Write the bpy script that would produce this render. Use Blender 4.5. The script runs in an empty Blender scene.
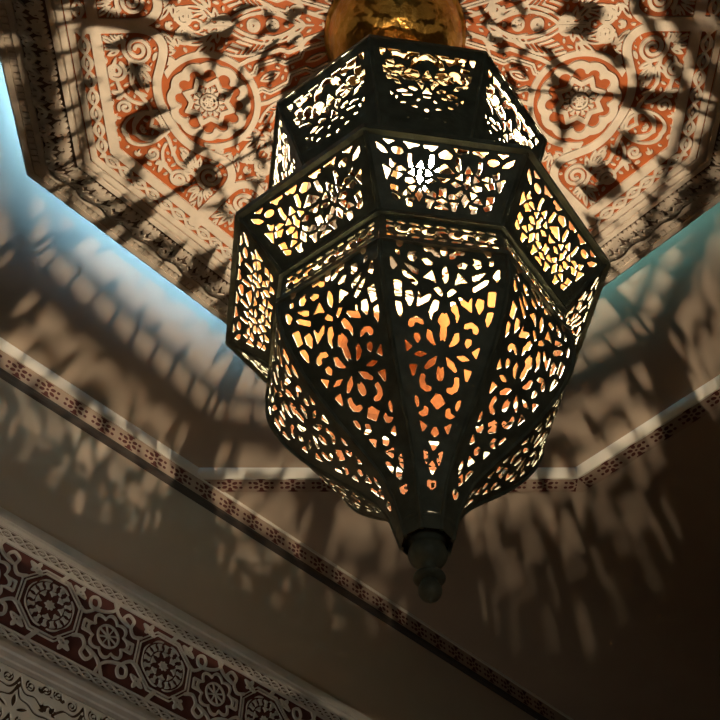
import bpy, bmesh, math, random
import numpy as np
from mathutils import Vector, Matrix

random.seed(3)
C = bpy.context.scene.collection
SC = bpy.context.scene
S = 0.3            # metres per design unit
Z0 = 1.5           # height of the design origin above the floor
PI = math.pi

# ------------------------------------------------------------------ camera
CX, CY, YAW, PITCH, ROLL, FPX = -0.2296, -2.9354, -0.012426, 0.91193, 0.008547, 999.6
cam_data = bpy.data.cameras.new('camera')
cam = bpy.data.objects.new('camera', cam_data); C.objects.link(cam)
cy_, sy_ = math.cos(YAW), math.sin(YAW)
fwd = Vector((sy_*math.cos(PITCH), cy_*math.cos(PITCH), math.sin(PITCH)))
right = Vector((cy_, -sy_, 0)); up = right.cross(fwd)
r2 = right*math.cos(ROLL) + up*math.sin(ROLL); u2 = -right*math.sin(ROLL) + up*math.cos(ROLL)
M = Matrix((r2, u2, -fwd)).transposed().to_4x4()
M.translation = Vector((CX*S, CY*S, Z0))
cam.matrix_world = M
cam_data.sensor_width = 36.0
cam_data.lens = 36.0*FPX/720.0
cam_data.clip_start = 0.02
SC.camera = cam

# ------------------------------------------------------------------ light, exposure
world = bpy.data.worlds.new('world'); SC.world = world
world.use_nodes = True
world.node_tree.nodes['Background'].inputs[0].default_value = (1.0, 0.80, 0.62, 1)
world.node_tree.nodes['Background'].inputs[1].default_value = 0.007
SC.view_settings.view_transform = 'Standard'
SC.view_settings.look = 'None'
SC.view_settings.exposure = 0.0
SC.view_settings.gamma = 1.0
SC.view_settings.use_curve_mapping = False
SC.cycles.use_denoising = True
SC.cycles.max_bounces = 8
SC.cycles.diffuse_bounces = 4
SC.cycles.transparent_max_bounces = 12
SC.cycles.caustics_reflective = False
SC.cycles.caustics_refractive = False
SC.cycles.sample_clamp_indirect = 6.0
LAMP_W = 130.0
LAMP_COL = (1.0, 0.82, 0.60)
BULB = (0.0705, -0.537, 4.73)          # design units, middle of the glowing tube
BULB_LEN = 0.06
LED_STRENGTH = 200.0

# added fill lights: behind the viewer for the lantern, beside the left wall
def area_light(name, loc, target, size, power, col, spread):
    d = bpy.data.lights.new(name, 'AREA'); d.shape = 'RECTANGLE'; d.size = size[0]; d.size_y = size[1]
    d.energy = power; d.color = col; d.spread = math.radians(spread)
    o = bpy.data.objects.new(name, d); C.objects.link(o)
    o.location = loc
    o.rotation_euler = (Vector(target)-Vector(loc)).to_track_quat('-Z', 'Y').to_euler()
    return o
area_light('lantern_fill', (0.3, -3.4, 1.3), (0.0, 0.0, 2.6), (0.8, 1.0), 0.38, (0.9, 1.0, 0.92), 70)
area_light('wall_fill', (-1.75, -0.50, 1.55), (-1.25, 1.07, 2.50), (0.4, 0.5), 1.3, (1.0, 0.92, 0.80), 48)

# ------------------------------------------------------------------ materials
def mat(name, col, rough=0.7, metal=0.0, var=0.0, scale=30.0, bump=0.0, bscale=60.0, spec=0.5):
    m = bpy.data.materials.new(name); m.use_nodes = True
    nt = m.node_tree; b = nt.nodes['Principled BSDF']
    b.inputs['Base Color'].default_value = (*col, 1)
    b.inputs['Roughness'].default_value = rough
    b.inputs['Metallic'].default_value = metal
    b.inputs['Specular IOR Level'].default_value = spec
    tc = nt.nodes.new('ShaderNodeTexCoord')
    if var > 0:
        n = nt.nodes.new('ShaderNodeTexNoise'); n.inputs['Scale'].default_value = scale; n.inputs['Detail'].default_value = 4
        nt.links.new(tc.outputs['Object'], n.inputs['Vector'])
        r = nt.nodes.new('ShaderNodeValToRGB')
        r.color_ramp.elements[0].position = 0.3; r.color_ramp.elements[1].position = 0.72
        r.color_ramp.elements[0].color = (*[c*(1-var) for c in col], 1)
        r.color_ramp.elements[1].color = (*[min(1, c*(1+var*0.6)) for c in col], 1)
        nt.links.new(n.outputs['Fac'], r.inputs[0]); nt.links.new(r.outputs[0], b.inputs['Base Color'])
    if bump > 0:
        n2 = nt.nodes.new('ShaderNodeTexNoise'); n2.inputs['Scale'].default_value = bscale; n2.inputs['Detail'].default_value = 3
        nt.links.new(tc.outputs['Object'], n2.inputs['Vector'])
        bm_ = nt.nodes.new('ShaderNodeBump'); bm_.inputs['Strength'].default_value = bump; bm_.inputs['Distance'].default_value = 0.01
        nt.links.new(n2.outputs['Fac'], bm_.inputs['Height']); nt.links.new(bm_.outputs[0], b.inputs['Normal'])
    return m
def emit(name, col, strength):
    m = bpy.data.materials.new(name); m.use_nodes = True
    nt = m.node_tree; nt.nodes.clear()
    o = nt.nodes.new('ShaderNodeOutputMaterial'); e = nt.nodes.new('ShaderNodeEmission')
    e.inputs[0].default_value = (*col, 1); e.inputs[1].default_value = strength
    nt.links.new(e.outputs[0], o.inputs[0]); return m

MAT = dict(
    plaster=mat('painted_plaster', (0.42, 0.325, 0.235), 0.85, var=0.06, scale=4, bump=0.06, bscale=25),
    cream=mat('cream_carved_plaster', (0.52, 0.43, 0.325), 0.8, var=0.14, scale=22, bump=0.15, bscale=90),
    terracotta=mat('terracotta_paint', (0.33, 0.074, 0.011), 0.75, var=0.25, scale=14),
    tan=mat('tan_painted_trim', (0.37, 0.27, 0.195), 0.8, var=0.1, scale=20),
    brown=mat('lip_shadow_brown', (0.05, 0.035, 0.025), 0.8),
    pale=mat('pale_lip_paint', (0.72, 0.67, 0.57), 0.7),
    umber=mat('umber_ground', (0.10, 0.055, 0.03), 0.85, var=0.2, scale=20),
    darkred=mat('oxblood_ground', (0.10, 0.022, 0.014), 0.8, var=0.2, scale=20),
    greyplaster=mat('grey_cream_plaster', (0.56, 0.51, 0.45), 0.8, var=0.12, scale=18),
    flower=mat('oxblood_flower_paint', (0.09, 0.018, 0.011), 0.8),
    patina=mat('dark_bronze_patina', (0.30, 0.31, 0.22), 0.5, metal=0.1, var=0.35, scale=40, bump=0.1, bscale=120),
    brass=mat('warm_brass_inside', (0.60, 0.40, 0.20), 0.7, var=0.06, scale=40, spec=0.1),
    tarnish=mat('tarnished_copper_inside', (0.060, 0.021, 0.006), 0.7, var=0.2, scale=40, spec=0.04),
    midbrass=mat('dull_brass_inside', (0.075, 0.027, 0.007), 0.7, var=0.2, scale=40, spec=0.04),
    reflector_cream=mat('added_reflector_cream', (0.80, 0.72, 0.58), 0.7, spec=0.1),
    gold=mat('hammered_gilt', (0.55, 0.30, 0.06), 0.32, metal=0.85, var=0.35, scale=16, bump=0.8, bscale=38),
    led=emit('blue_cove_light', (0.24, 0.60, 1.0), LED_STRENGTH),
    led_dim=emit('teal_cove_light', (0.22, 0.66, 0.75), LED_STRENGTH*0.24),
    filament=emit('glowing_filament', LAMP_COL, LAMP_W/(PI*2*PI*0.0045*BULB_LEN*S*S)),
    ceramic=mat('lamp_socket', (0.12, 0.10, 0.08), 0.5),
    floor=mat('stone_floor', (0.50, 0.42, 0.33), 0.5, var=0.2, scale=3),
)
def bulb_material():
    m = bpy.data.materials.new('lit_frosted_bulb'); m.use_nodes = True
    nt = m.node_tree; nt.nodes.clear()
    o = nt.nodes.new('ShaderNodeOutputMaterial'); e = nt.nodes.new('ShaderNodeEmission'); t = nt.nodes.new('ShaderNodeBsdfTransparent')
    a = nt.nodes.new('ShaderNodeAddShader')
    e.inputs[0].default_value = (1.0, 0.84, 0.6, 1); e.inputs[1].default_value = 45.0
    t.inputs[0].default_value = (0.97, 0.97, 0.97, 1)
    nt.links.new(e.outputs[0], a.inputs[0]); nt.links.new(t.outputs[0], a.inputs[1]); nt.links.new(a.outputs[0], o.inputs[0])
    return m
MAT['bulb'] = bulb_material()

# ------------------------------------------------------------------ object helpers
def W(p):                      # design units -> metres (world)
    return Vector((p[0]*S, p[1]*S, p[2]*S + Z0))
def link(name, me, parent=None, mats=()):
    for m in mats: me.materials.append(m)
    o = bpy.data.objects.new(name, me); C.objects.link(o)
    if parent is not None: o.parent = parent
    return o
def mesh(name, V, F, mi=None):
    me = bpy.data.meshes.new(name)
    me.from_pydata([tuple(v) for v in V], [], F)
    if mi is not None: me.polygons.foreach_set('material_index', mi)
    me.update(); return me
def tag(o, label=None, cat=None, group=None, kind=None):
    if label: o['label'] = label
    if cat: o['category'] = cat
    if group: o['group'] = group
    if kind: o['kind'] = kind
    elif label: o['kind'] = 'thing'
    return o
def empty(name, loc=(0, 0, 0), rz=0.0):
    o = bpy.data.objects.new(name, None); C.objects.link(o)
    o.location = loc; o.rotation_euler = (0, 0, rz); o.empty_display_size = 0.05
    return o
def smooth(me):
    me.polygons.foreach_set('use_smooth', [True]*len(me.polygons)); me.update()
class MB:                      # collects shapes into one mesh, in design units, Z without offset
    def __init__(s): s.V = []; s.F = []
    def add(s, V, F):
        n = len(s.V); s.V += [tuple(v) for v in V]; s.F += [[i+n for i in f] for f in F]
    def prism(s, poly, z0, z1):
        n = len(poly)
        V = [(x, y, z0) for x, y in poly] + [(x, y, z1) for x, y in poly]
        s.add(V, [list(range(n))[::-1], list(range(n, 2*n))] + [[i, (i+1) % n, (i+1) % n+n, i+n] for i in range(n)])
    def lathe(s, prof, n=32, ang0=0.0, cx=0, cy=0, caps=True):
        V = []; F = []
        for r, z in prof:
            for i in range(n):
                a = ang0 + 2*PI*i/n; V.append((cx+r*math.sin(a), cy-r*math.cos(a), z))
        for k in range(len(prof)-1):
            for i in range(n):
                j = (i+1) % n; F.append([k*n+i, k*n+j, (k+1)*n+j, (k+1)*n+i])
        if caps:
            F.append(list(range(n))[::-1]); F.append([(len(prof)-1)*n+i for i in range(n)])
        s.add(V, F)
    def ring(s, prof, n=8, ang0=0.0):      # closed profile swept round
        V = []; F = []; m = len(prof)
        for r, z in prof:
            for i in range(n):
                a = ang0 + 2*PI*i/n; V.append((r*math.sin(a), -r*math.cos(a), z))
        for k in range(m):
            for i in range(n):
                j = (i+1) % n; l = (k+1) % m
                F.append([k*n+i, k*n+j, l*n+j, l*n+i])
        s.add(V, F)
    def tube(s, pts, r, n=8):
        pts = [Vector(p) for p in pts]; V = []; F = []
        rr = r if isinstance(r, (list, tuple)) else [r]*len(pts)
        ref = Vector((0.3, 0.2, 1)).normalized()
        for i, p in enumerate(pts):
            t = (pts[min(i+1, len(pts)-1)] - pts[max(i-1, 0)]).normalized()
            a = t.cross(ref)
            if a.length < 1e-3: a = t.cross(Vector((1, 0, 0)))
            a.normalize(); b = t.cross(a)
            for k in range(n):
                q = 2*PI*k/n; V.append(p + a*math.cos(q)*rr[i] + b*math.sin(q)*rr[i])
        for i in range(len(pts)-1):
            for k in range(n):
                l = (k+1) % n; F.append([i*n+k, i*n+l, (i+1)*n+l, (i+1)*n+k])
        F.append(list(range(n))[::-1]); F.append([(len(pts)-1)*n+k for k in range(n)])
        s.add(V, F)
    def build(s, name, m, parent=None, world=True, sm=False):
        V = [(x*S, y*S, z*S + (Z0 if world else 0)) for x, y, z in s.V]
        me = mesh(name, V, s.F)
        bm = bmesh.new(); bm.from_mesh(me); bmesh.ops.recalc_face_normals(bm, faces=bm.faces); bm.to_mesh(me); bm.free()
        if sm:
            smooth(me)
        return link(name, me, parent, [m])

# ------------------------------------------------------------------ pierced / carved sheets from a 2-D field (marching squares)
def march(F, xs, ys):
    nx, ny = F.shape
    ins = F > 0
    idx = np.arange(nx*ny).reshape(nx, ny)
    N = nx*ny
    hx = N + idx; vy = 2*N + idx              # crossing on edge to +x neighbour / +y neighbour
    X, Y = np.meshgrid(xs, ys, indexing='ij')
    P = np.zeros((3*N, 2)); P[:N, 0] = X.ravel(); P[:N, 1] = Y.ravel()
    def cross(Fa, Fb): 
        d = Fa - Fb; return np.clip(np.where(np.abs(d) < 1e-12, .5, Fa/np.where(np.abs(d) < 1e-12, 1, d)), 0.02, 0.98)
    t = cross(F[:-1], F[1:]); Q = np.stack([X[:-1] + t*(X[1:]-X[:-1]), Y[:-1]], -1); P[hx[:-1].ravel()] = Q.reshape(-1, 2)
    t = cross(F[:, :-1], F[:, 1:]); Q = np.stack([X[:, :-1], Y[:, :-1] + t*(Y[:, 1:]-Y[:, :-1])], -1); P[vy[:, :-1].ravel()] = Q.reshape(-1, 2)
    c = [idx[:-1, :-1], idx[1:, :-1], idx[1:, 1:], idx[:-1, 1:]]
    e = [hx[:-1, :-1], vy[1:, :-1], hx[:-1, 1:], vy[:-1, :-1]]
    code = sum((ins.ravel()[k].astype(int) << n) for n, k in enumerate(c))
    polys = []; segs = []
    for k in range(1, 16):
        m = code == k
        if not m.any(): continue
        tok = []
        for n in range(4):
            a = (k >> n) & 1; b = (k >> ((n+1) % 4)) & 1
            if a: tok.append((0, n))
            if a != b: tok.append((1, n))
        cols = [(c[n] if ty == 0 else e[n])[m] for ty, n in tok]
        polys.append(np.stack(cols, 1))
        for i in range(len(tok)):
            j = (i+1) % len(tok)
            if tok[i][0] == 1 and tok[j][0] == 1: segs.append(np.stack([cols[i], cols[j]], 1))
    used = np.unique(np.concatenate([q.ravel() for q in polys]))
    re = np.full(3*N, -1); re[used] = np.arange(len(used))
    return P[used], [re[q] for q in polys], (re[np.concatenate(segs)] if segs else np.zeros((0, 2), int))
def sheet(name, F, xs, ys, fmap, h0, h1, back=True, edge_mat=0, back_mat=0):
    """plate between offsets h0 (back) and h1 (front); fmap(x, y, h) -> (n,3) in metres"""
    P, polys, segs = march(F, xs, ys)
    n = len(P)
    Vt = fmap(P[:, 0], P[:, 1], h1); Vb = fmap(P[:, 0], P[:, 1], h0)
    V = np.concatenate([Vt, Vb]); faces = []; mi = []
    for q in polys:
        l = q.tolist(); faces += l; mi += [0]*len(l)
    if back:
        for q in polys:
            l = (q[:, ::-1]+n).tolist(); faces += l; mi += [back_mat]*len(l)
    w = np.stack([segs[:, 1], segs[:, 0], segs[:, 0]+n, segs[:, 1]+n], 1).tolist()
    faces += w; mi += [edge_mat]*len(w)
    return mesh(name, V.tolist(), faces, mi)

# fields: positive inside
def f_poly(X, Y, pts):
    pts = np.asarray(pts, float); d = np.full(X.shape, 1e9); inside = np.zeros(X.shape, bool)
    n = len(pts)
    for i in range(n):
        a = pts[i]; b = pts[(i+1) % n]; ab = b-a
        t = np.clip(((X-a[0])*ab[0] + (Y-a[1])*ab[1])/max(ab@ab, 1e-12), 0, 1)
        d = np.minimum(d, np.hypot(X-a[0]-t*ab[0], Y-a[1]-t*ab[1]))
        cond = ((a[1] > Y) != (b[1] > Y))
        xx = a[0] + (Y-a[1])*(b[0]-a[0])/((b[1]-a[1]) if abs(b[1]-a[1]) > 1e-12 else 1e-12)
        inside ^= cond & (X < xx)
    return np.where(inside, d, -d)
def f_stroke(X, Y, pts, w):
    d = np.full(X.shape, 1e9)
    for a, b in zip(pts[:-1], pts[1:]):
        a = np.array(a, float); b = np.array(b, float); ab = b-a
        t = np.clip(((X-a[0])*ab[0] + (Y-a[1])*ab[1])/max(ab@ab, 1e-12), 0, 1)
        d = np.minimum(d, np.hypot(X-a[0]-t*ab[0], Y-a[1]-t*ab[1]))
    return w - d
def spline(pts, n=6):
    pts = [np.array(p, float) for p in pts]; out = []
    for i in range(len(pts)-1):
        p0 = pts[max(i-1, 0)]; p1 = pts[i]; p2 = pts[i+1]; p3 = pts[min(i+2, len(pts)-1)]
        for k in range(n):
            t = k/n
            out.append(.5*((2*p1) + (p2-p0)*t + (2*p0-5*p1+4*p2-p3)*t*t + (3*p1-p0-3*p2+p3)*t**3))
    out.append(pts[-1]); return out
def f_disc(X, Y, c, r): return r - np.hypot(X-c[0], Y-c[1])
def f_ring(X, Y, c, r, w): return w - np.abs(np.hypot(X-c[0], Y-c[1]) - r)
def f_lens(X, Y, a, b, w):      # pointed leaf from a to b, half width w
    a = np.array(a, float); b = np.array(b, float); L = np.hypot(*(b-a)); t = (b-a)/L
    u = (X-(a+b)[0]/2)*t[0] + (Y-(a+b)[1]/2)*t[1]; v = -(X-(a+b)[0]/2)*t[1] + (Y-(a+b)[1]/2)*t[0]
    R = (L*L/4 + w*w)/(2*w)
    return R - np.hypot(u, np.abs(v) + R - w)
def f_fan(X, Y, base, ang, n, spread, L, w):
    f = np.full(X.shape, -1e9)
    for k in range(n):
        q = ang + spread*(k/(n-1)-.5)
        l = L*(1-.35*abs(2*k/(n-1)-1)**2)
        f = np.maximum(f, f_lens(X, Y, (base[0]+.15*l*math.cos(q), base[1]+.15*l*math.sin(q)), (base[0]+l*math.cos(q), base[1]+l*math.sin(q)), w))
    return f
def f_spiral(X, Y, c, r, turns, a0, w, sgn=1):
    pts = []
    for k in range(int(18*turns)+1):
        t = k/(18*turns); q = a0 + sgn*2*PI*turns*t; rr = r*(1-.82*t); pts.append((c[0]+rr*math.cos(q), c[1]+rr*math.sin(q)))
    return f_stroke(X, Y, pts, w)
def U(*fs):
    f = fs[0]
    for g in fs[1:]: f = np.maximum(f, g)
    return f

N8 = PI/8
def octpts(a, rot=0.0):          # octagon vertices for apothem a, edges facing +x, +y and the diagonals
    R = a/math.cos(N8); return [(R*math.sin(N8+k*PI/4+rot), R*math.cos(N8+k*PI/4+rot)) for k in range(8)]

# ================================================================== THE SETTING
AT, ZT, ZB = 5.485, 8.594, 8.75
tA = np.array([1, 1])/math.sqrt(2); nA = np.array([-1, 1])/math.sqrt(2)
def sn(s, n): return (s*tA[0]+n*nA[0], s*tA[1]+n*nA[1])
SL, SR, NB = -15.0, 17.0, -15.0
m = MB()
m.prism([sn(SL, NB), sn(SR, NB), sn(SR, AT+.5), sn(SL, AT+.5)], -5.2, -5.0)
tag(m.build('floor', MAT['floor']), kind='structure')
m = MB()
m.prism([sn(SL, AT), sn(SR, AT), sn(SR, AT+.5), sn(SL, AT+.5)], -5.0, ZB+.4)
tag(m.build('wall_left', MAT['plaster']), kind='structure')
m = MB(); k = math.tan(N8)
for poly in ([(SL, NB), (-AT, NB), (-AT, AT), (SL, AT)], [(AT, NB), (SR, NB), (SR, AT), (AT, AT)], [(-AT, NB), (AT, NB), (AT, -AT), (-AT, -AT)],
             [(AT*k, AT), (AT, AT), (AT, AT*k)], [(-AT*k, AT), (-AT, AT), (-AT, AT*k)], [(AT*k, -AT), (AT, -AT), (AT, -AT*k)], [(-AT*k, -AT), (-AT, -AT), (-AT, -AT*k)]):
    m.prism([sn(*q) for q in poly], ZT, ZB)
tag(m.build('ceiling', MAT['plaster']), kind='structure')
m = MB(); m.prism([sn(SL, NB), sn(SR, NB), sn(SR, AT), sn(SL, AT)], ZB, ZB+.4)
tag(m.build('ceiling_recess', MAT['plaster']), kind='structure')

# --- painted trim: octagon strip under the ceiling, straight strip on the wall
def flower_field(Sg, Tg, h, period):
    s = (Sg/period - np.floor(Sg/period) - .5)*period/1.25; Tg = Tg/1.12
    f = f_disc(s, Tg, (0, 0), .014)
    for q in range(6):
        a = q*PI/3 + PI/6
        f = U(f, f_lens(s, Tg, (.030*math.cos(a), .030*math.sin(a)), (.088*math.cos(a), .088*math.sin(a)), .0195))
        if abs(math.cos(a)) > .3:
            f = U(f, f_disc(s, Tg, (.105*math.copysign(1, math.cos(a)), .035*math.copysign(1, math.sin(a))), .017))
    f = U(f, f_lens(s, Tg, (-.06, .085), (.06, .085), .010), f_lens(s, Tg, (-.06, -.085), (.06, -.085), .010))
    return f
m = MB()
TW = .236
for j in range(8):
    o1 = octpts(AT); o2 = octpts(AT+TW)
    mid = ((o1[j][0]+o1[(j+1) % 8][0])/2, (o1[j][1]+o1[(j+1) % 8][1])/2)
    if mid[0]*nA[0] + mid[1]*nA[1] > AT*.99: continue
    m.prism([o1[j], o2[j], o2[(j+1) % 8], o1[(j+1) % 8]], ZT-.022, ZT)
trim1 = tag(m.build('trim_1', MAT['tan']), kind='structure')
L_edge = 2*AT*k
xs = np.arange(-L_edge/2, L_edge/2+.006, .012); ys = np.arange(-.118, .1181, .012)
Sg, Tg = np.meshgrid(xs, ys, indexing='ij')
F = flower_field(Sg+.185, Tg, .236, L_edge/12)
for j in range(8):
    a = PI/4*j                                     # edge normal azimuth (from +y towards +x)
    nn = np.array([math.sin(a), math.cos(a)]); tt = np.array([nn[1], -nn[0]])
    if nn@nA > .99: continue
    def fm(x, y, h, nn=nn, tt=tt):
        r = AT + TW/2 + y
        return np.stack([(nn[0]*r+tt[0]*x)*S, (nn[1]*r+tt[1]*x)*S, np.full(x.shape, (ZT-.022-h)*S+Z0)], 1)
    me = sheet('painted_flowers', F, xs, ys, fm, 0.0, .003, back=False)
    o = link('painted_flowers', me, trim1, [MAT['flower']])
mb = MB(); mb.ring([(q/math.cos(N8), z) for q, z in ((AT-.004, ZT-.024), (AT+.02, ZT-.024), (AT+.02, ZB), (AT-.004, ZB))], 8, N8)
tag(mb.build('trim_3', MAT['pale']), kind='structure')
m = MB()
def wall_strip(mb, prof, s0=SL, s1=SR):            # prof: (distance out of the wall, z)
    V = []; n = len(prof)
    for s in (s0, s1):
        for d, z in prof:
            x, y = sn(s, AT-d); V.append((x, y, z))
    F = [[i, (i+1) % n, (i+1) % n+n, i+n] for i in range(n)] + [list(range(n)), list(range(n, 2*n))[::-1]]
    mb.add(V, F)
wall_strip(m, [(0, 8.552), (.028, 8.552), (.028, 8.298), (0, 8.298)])
trim2 = tag(m.build('trim_2', MAT['tan']), kind='structure')
m = MB(); wall_strip(m, [(0, 8.594), (.04, 8.594), (.04, 8.553), (0, 8.553)]); link_ = m.build('upper_lip', MAT['pale'], trim2)
m = MB(); wall_strip(m, [(0, 8.297), (.04, 8.297), (.045, 8.25), (.03, 8.225), (0, 8.205)]); m.build('shadow_lip', MAT['brown'], trim2)  # shadow line under the trim, built as a dark brown strip
xs = np.arange(-5, 9, .012); ys = np.arange(-.125, .126, .0125)
Sg, Tg = np.meshgrid(xs, ys, indexing='ij')
F = flower_field(Sg, Tg, .25, .37)
def fwall(d0, zc):
    def fm(x, y, h):
        n = AT - d0 - h
        return np.stack([(x*tA[0]+n*nA[0])*S, (x*tA[1]+n*nA[1])*S, (zc+y)*S+Z0], 1)
    return fm
link('painted_flowers', sheet('painted_flowers', F, xs, ys, fwall(.028, 8.425), 0.0, .003, back=False), trim2, [MAT['flower']])

# ================================================================== WALL FRIEZE
FZ = 5.93
frieze = tag(empty('wall_frieze', W((*sn(2, AT), FZ)), PI/4), 'carved frieze of interlaced octagons and star rosettes on dark red ground, lower left wall', 'frieze')
def rebase(o, parent):       # world-space mesh -> the thing's own frame
    Mx = Matrix.Translation(parent.location) @ parent.rotation_euler.to_matrix().to_4x4()
    o.data.transform(Mx.inverted()); o.parent = parent; return o
m = MB(); wall_strip(m, [(0, 6.34), (.02, 6.34), (.02, 5.48), (0, 5.48)], -4, 9)
rebase(m.build('red_ground', MAT['darkred']), frieze)
m = MB(); wall_strip(m, [(0, 6.66), (.03, 6.66), (.035, 6.60), (.055, 6.585), (.06, 6.53), (.04, 6.52), (.04, 6.475), (0, 6.475)], -4, 9)
rebase(m.build('upper_moulding', MAT['greyplaster']), frieze)
m = MB(); wall_strip(m, [(0, 5.39), (.04, 5.39), (.04, 5.345), (.07, 5.335), (.075, 5.285), (.05, 5.275), (.045, 5.225), (.03, 5.215), (.03, 5.175), (0, 5.175)], -4, 9)
rebase(m.build('lower_moulding', MAT['greyplaster']), frieze)
m = MB(); wall_strip(m, [(0, 6.475), (.018, 6.475), (.018, 6.34), (0, 6.34)], -4, 9); wall_strip(m, [(0, 5.48), (.018, 5.48), (.018, 5.39), (0, 5.39)], -4, 9)
rebase(m.build('chain_ground', MAT['umber']), frieze)
PER = 1.325
def frieze_field(Sg, Zg):
    x = ((Sg-.952)/PER - np.floor((Sg-.952)/PER + .5))*PER
    y = Zg
    r = np.hypot(x, y); th = np.arctan2(y, x)
    f = np.full(x.shape, -1e9)
    # medallion
    disc = .262 - r*(1+.02*np.cos(8*th))
    q8 = (th/(PI/4) - np.floor(th/(PI/4)) - .5)*(PI/4); q16 = (th/(PI/8) - np.floor(th/(PI/8)) - .5)*(PI/8)
    cut = f_lens(r*np.cos(q8), r*np.sin(q8), (.040, 0), (.148, 0), .030)
    cut = U(cut, f_lens(r*np.cos(q16), r*np.sin(q16), (.162, 0), (.232, 0), .021), f_ring(x, y, (0, 0), .155, .004))
    cut = U(cut, f_ring(x, y, (0, 0), .24, .005))
    f = U(f, np.minimum(disc, -cut))
    ro = r*np.cos(((th+PI/8)/(PI/4) - np.floor((th+PI/8)/(PI/4)) - .5)*(PI/4))
    f = U(f, np.minimum(.026 - np.abs(ro-.315), -(.005-np.abs(ro-.315))))
    # links of the frame to the borders and to the neighbouring stars
    f = U(f, f_stroke(x, y, [(.05, .32), (.12, .43)], .026), f_stroke(x, y, [(-.05, -.32), (-.12, -.43)], .026))
    # half period: star rosette
    xs_ = np.where(x > 0, x-PER/2, x+PER/2)
    rs = np.hypot(xs_, y); ts = np.arctan2(y, xs_)
    qs = (ts/(PI/4) - np.floor(ts/(PI/4)) - .5)*(PI/4)
    f = U(f, f_ring(xs_, y, (0, 0), .115, .014), np.minimum(.115-rs, .010-np.abs(rs*np.sin(qs))), f_disc(xs_, y, (0, 0), .022))
    rstar = .175+.055*np.abs(np.cos(4*ts)) 
    f = U(f, .016-np.abs(rs-rstar)*.8)
    # interlace: two curving straps, antisymmetric
    for sg in (1, -1):
        a, b = xs_*sg, y*sg
        st = spline([(-.62+.27, .15), (-.30, .13), (-.22, .19), (-.17, .27), (-.20, .34), (-.27, .31), (-.25, .22), (-.12, .23), (0, .30), (.05, .42)])
        f = U(f, f_stroke(a, b, st, .019))
        st = spline([(-.36, -.17), (-.27, -.14), (-.22, -.21), (-.24, -.30), (-.17, -.34), (-.12, -.27), (-.19, -.22), (-.06, -.28), (.02, -.42)])
        f = U(f, f_stroke(a, b, st, .019))
        f = U(f, f_stroke(a, b, [(-.20, .05), (-.28, .05), (-.28, -.05), (-.20, -.05)], .017))
        # fleurs in the corners
        for (bx, by, an) in ((-.40, .30, -.5), (-.43, -.30, 2.6)):
            fl = U(f_lens(a, b, (bx-.10*math.cos(an), by-.10*math.sin(an)), (bx+.10*math.cos(an), by+.10*math.sin(an)), .035),
                   f_lens(a, b, (bx, by), (bx+.09*math.cos(an+1.7), by+.09*math.sin(an+1.7)), .028), f_lens(a, b, (bx, by), (bx+.07*math.cos(an-1.9), by+.07*math.sin(an-1.9)), .024))
            fl = np.minimum(fl, -U(f_disc(a, b, (bx, by), .009), f_disc(a, b, (bx+.04*math.cos(an), by+.04*math.sin(an)), .008)))
            f = U(f, fl)
    # border lines and guilloche chains
    f = U(f-.0045, .011-np.abs(y-.402), .011-np.abs(y+.437))
    for yc, A in ((.475, .038), (-.492, .03)):
        for ph in (0, PI):
            w_ = 2*PI/.26
            f = U(f, (.0065 - np.abs(y-yc-A*np.sin(w_*Sg+ph))/np.sqrt(1+(A*w_*np.cos(w_*Sg+ph))**2)))
        s2 = (Sg/.13 - np.floor(Sg/.13) - .5)*.13
        f = U(f, f_lens(s2, y-yc, (-.03, 0), (.03, 0), .006))
        f = U(f, .006-np.abs(y-yc-A-.022), .007-np.abs(y-yc+A+.018))
    return f
xs = np.arange(-4, 9, .0085); ys = np.arange(-.545, .5451, .0085)
Sg, Tg = np.meshgrid(xs, ys, indexing='ij')
o = link('interlace_carving', sheet('interlace_carving', frieze_field(Sg, Tg), xs, ys, fwall(.018, FZ), 0.0, .022, back=False), None, [MAT['greyplaster']])
rebase(o, frieze)

# --- pale relief band below the frieze
relief = tag(empty('wall_relief', W((*sn(1, AT), 4.7)), PI/4), 'pale plaster relief band of curling scrolls under the dark red frieze, lower left corner', 'relief')
m = MB(); wall_strip(m, [(0, 5.175), (.012, 5.175), (.012, 4.05), (0, 4.05)], -4, 9)
rebase(m.build('dark_ground', MAT['umber']), relief)
def relief_field(Sg, Zg):
    P2 = .74; k_ = .88
    Sg = Sg/k_; x = np.abs(((Sg-1.02)/P2 - np.floor((Sg-1.02)/P2+.5))*P2); y = (Zg-.455)/k_+.47
    g = np.full(x.shape, -1e9)
    for yc in (.46, .06, -.34, -.74):
        g = U(g, f_spiral(x, y, (.13, yc-.06), .060, 1.6, 2.2, .009), f_spiral(x, y, (.30, yc-.02), .055, 1.5, .5, .009, -1))
        g = U(g, f_stroke(x, y, spline([(0, yc-.02), (.04, yc-.11), (.10, yc-.16), (.20, yc-.15), (.28, yc-.20), (.37, yc-.17)]), .012))
        g = U(g, f_stroke(x, y, spline([(0, yc-.10), (.05, yc-.22), (.15, yc-.25), (.25, yc-.31), (.37, yc-.30)]), .012))
        g = U(g, f_lens(x, y, (.0, yc-.20), (.0, yc-.34), .025), f_fan(x, y, (.34, yc-.26), 2.2, 4, 1.6, .12, .012), f_lens(x, y, (.05, yc-.36), (.17, yc-.30), .018))
        g = U(g, f_fan(x, y, (.22, yc-.08), .9, 3, 1.2, .09, .012), f_disc(x, y, (.36, yc-.07), .012))
    return -(g+.002)
xs = np.arange(-4, 9, .010); ys = np.arange(-.65, .471, .009)
Sg, Tg = np.meshgrid(xs, ys, indexing='ij')
o = link('scroll_carving', sheet('scroll_carving', relief_field(Sg, Tg), xs, ys, fwall(.012, 4.7), 0.0, .02, back=False), None, [MAT['pale']])
rebase(o, relief)

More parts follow.
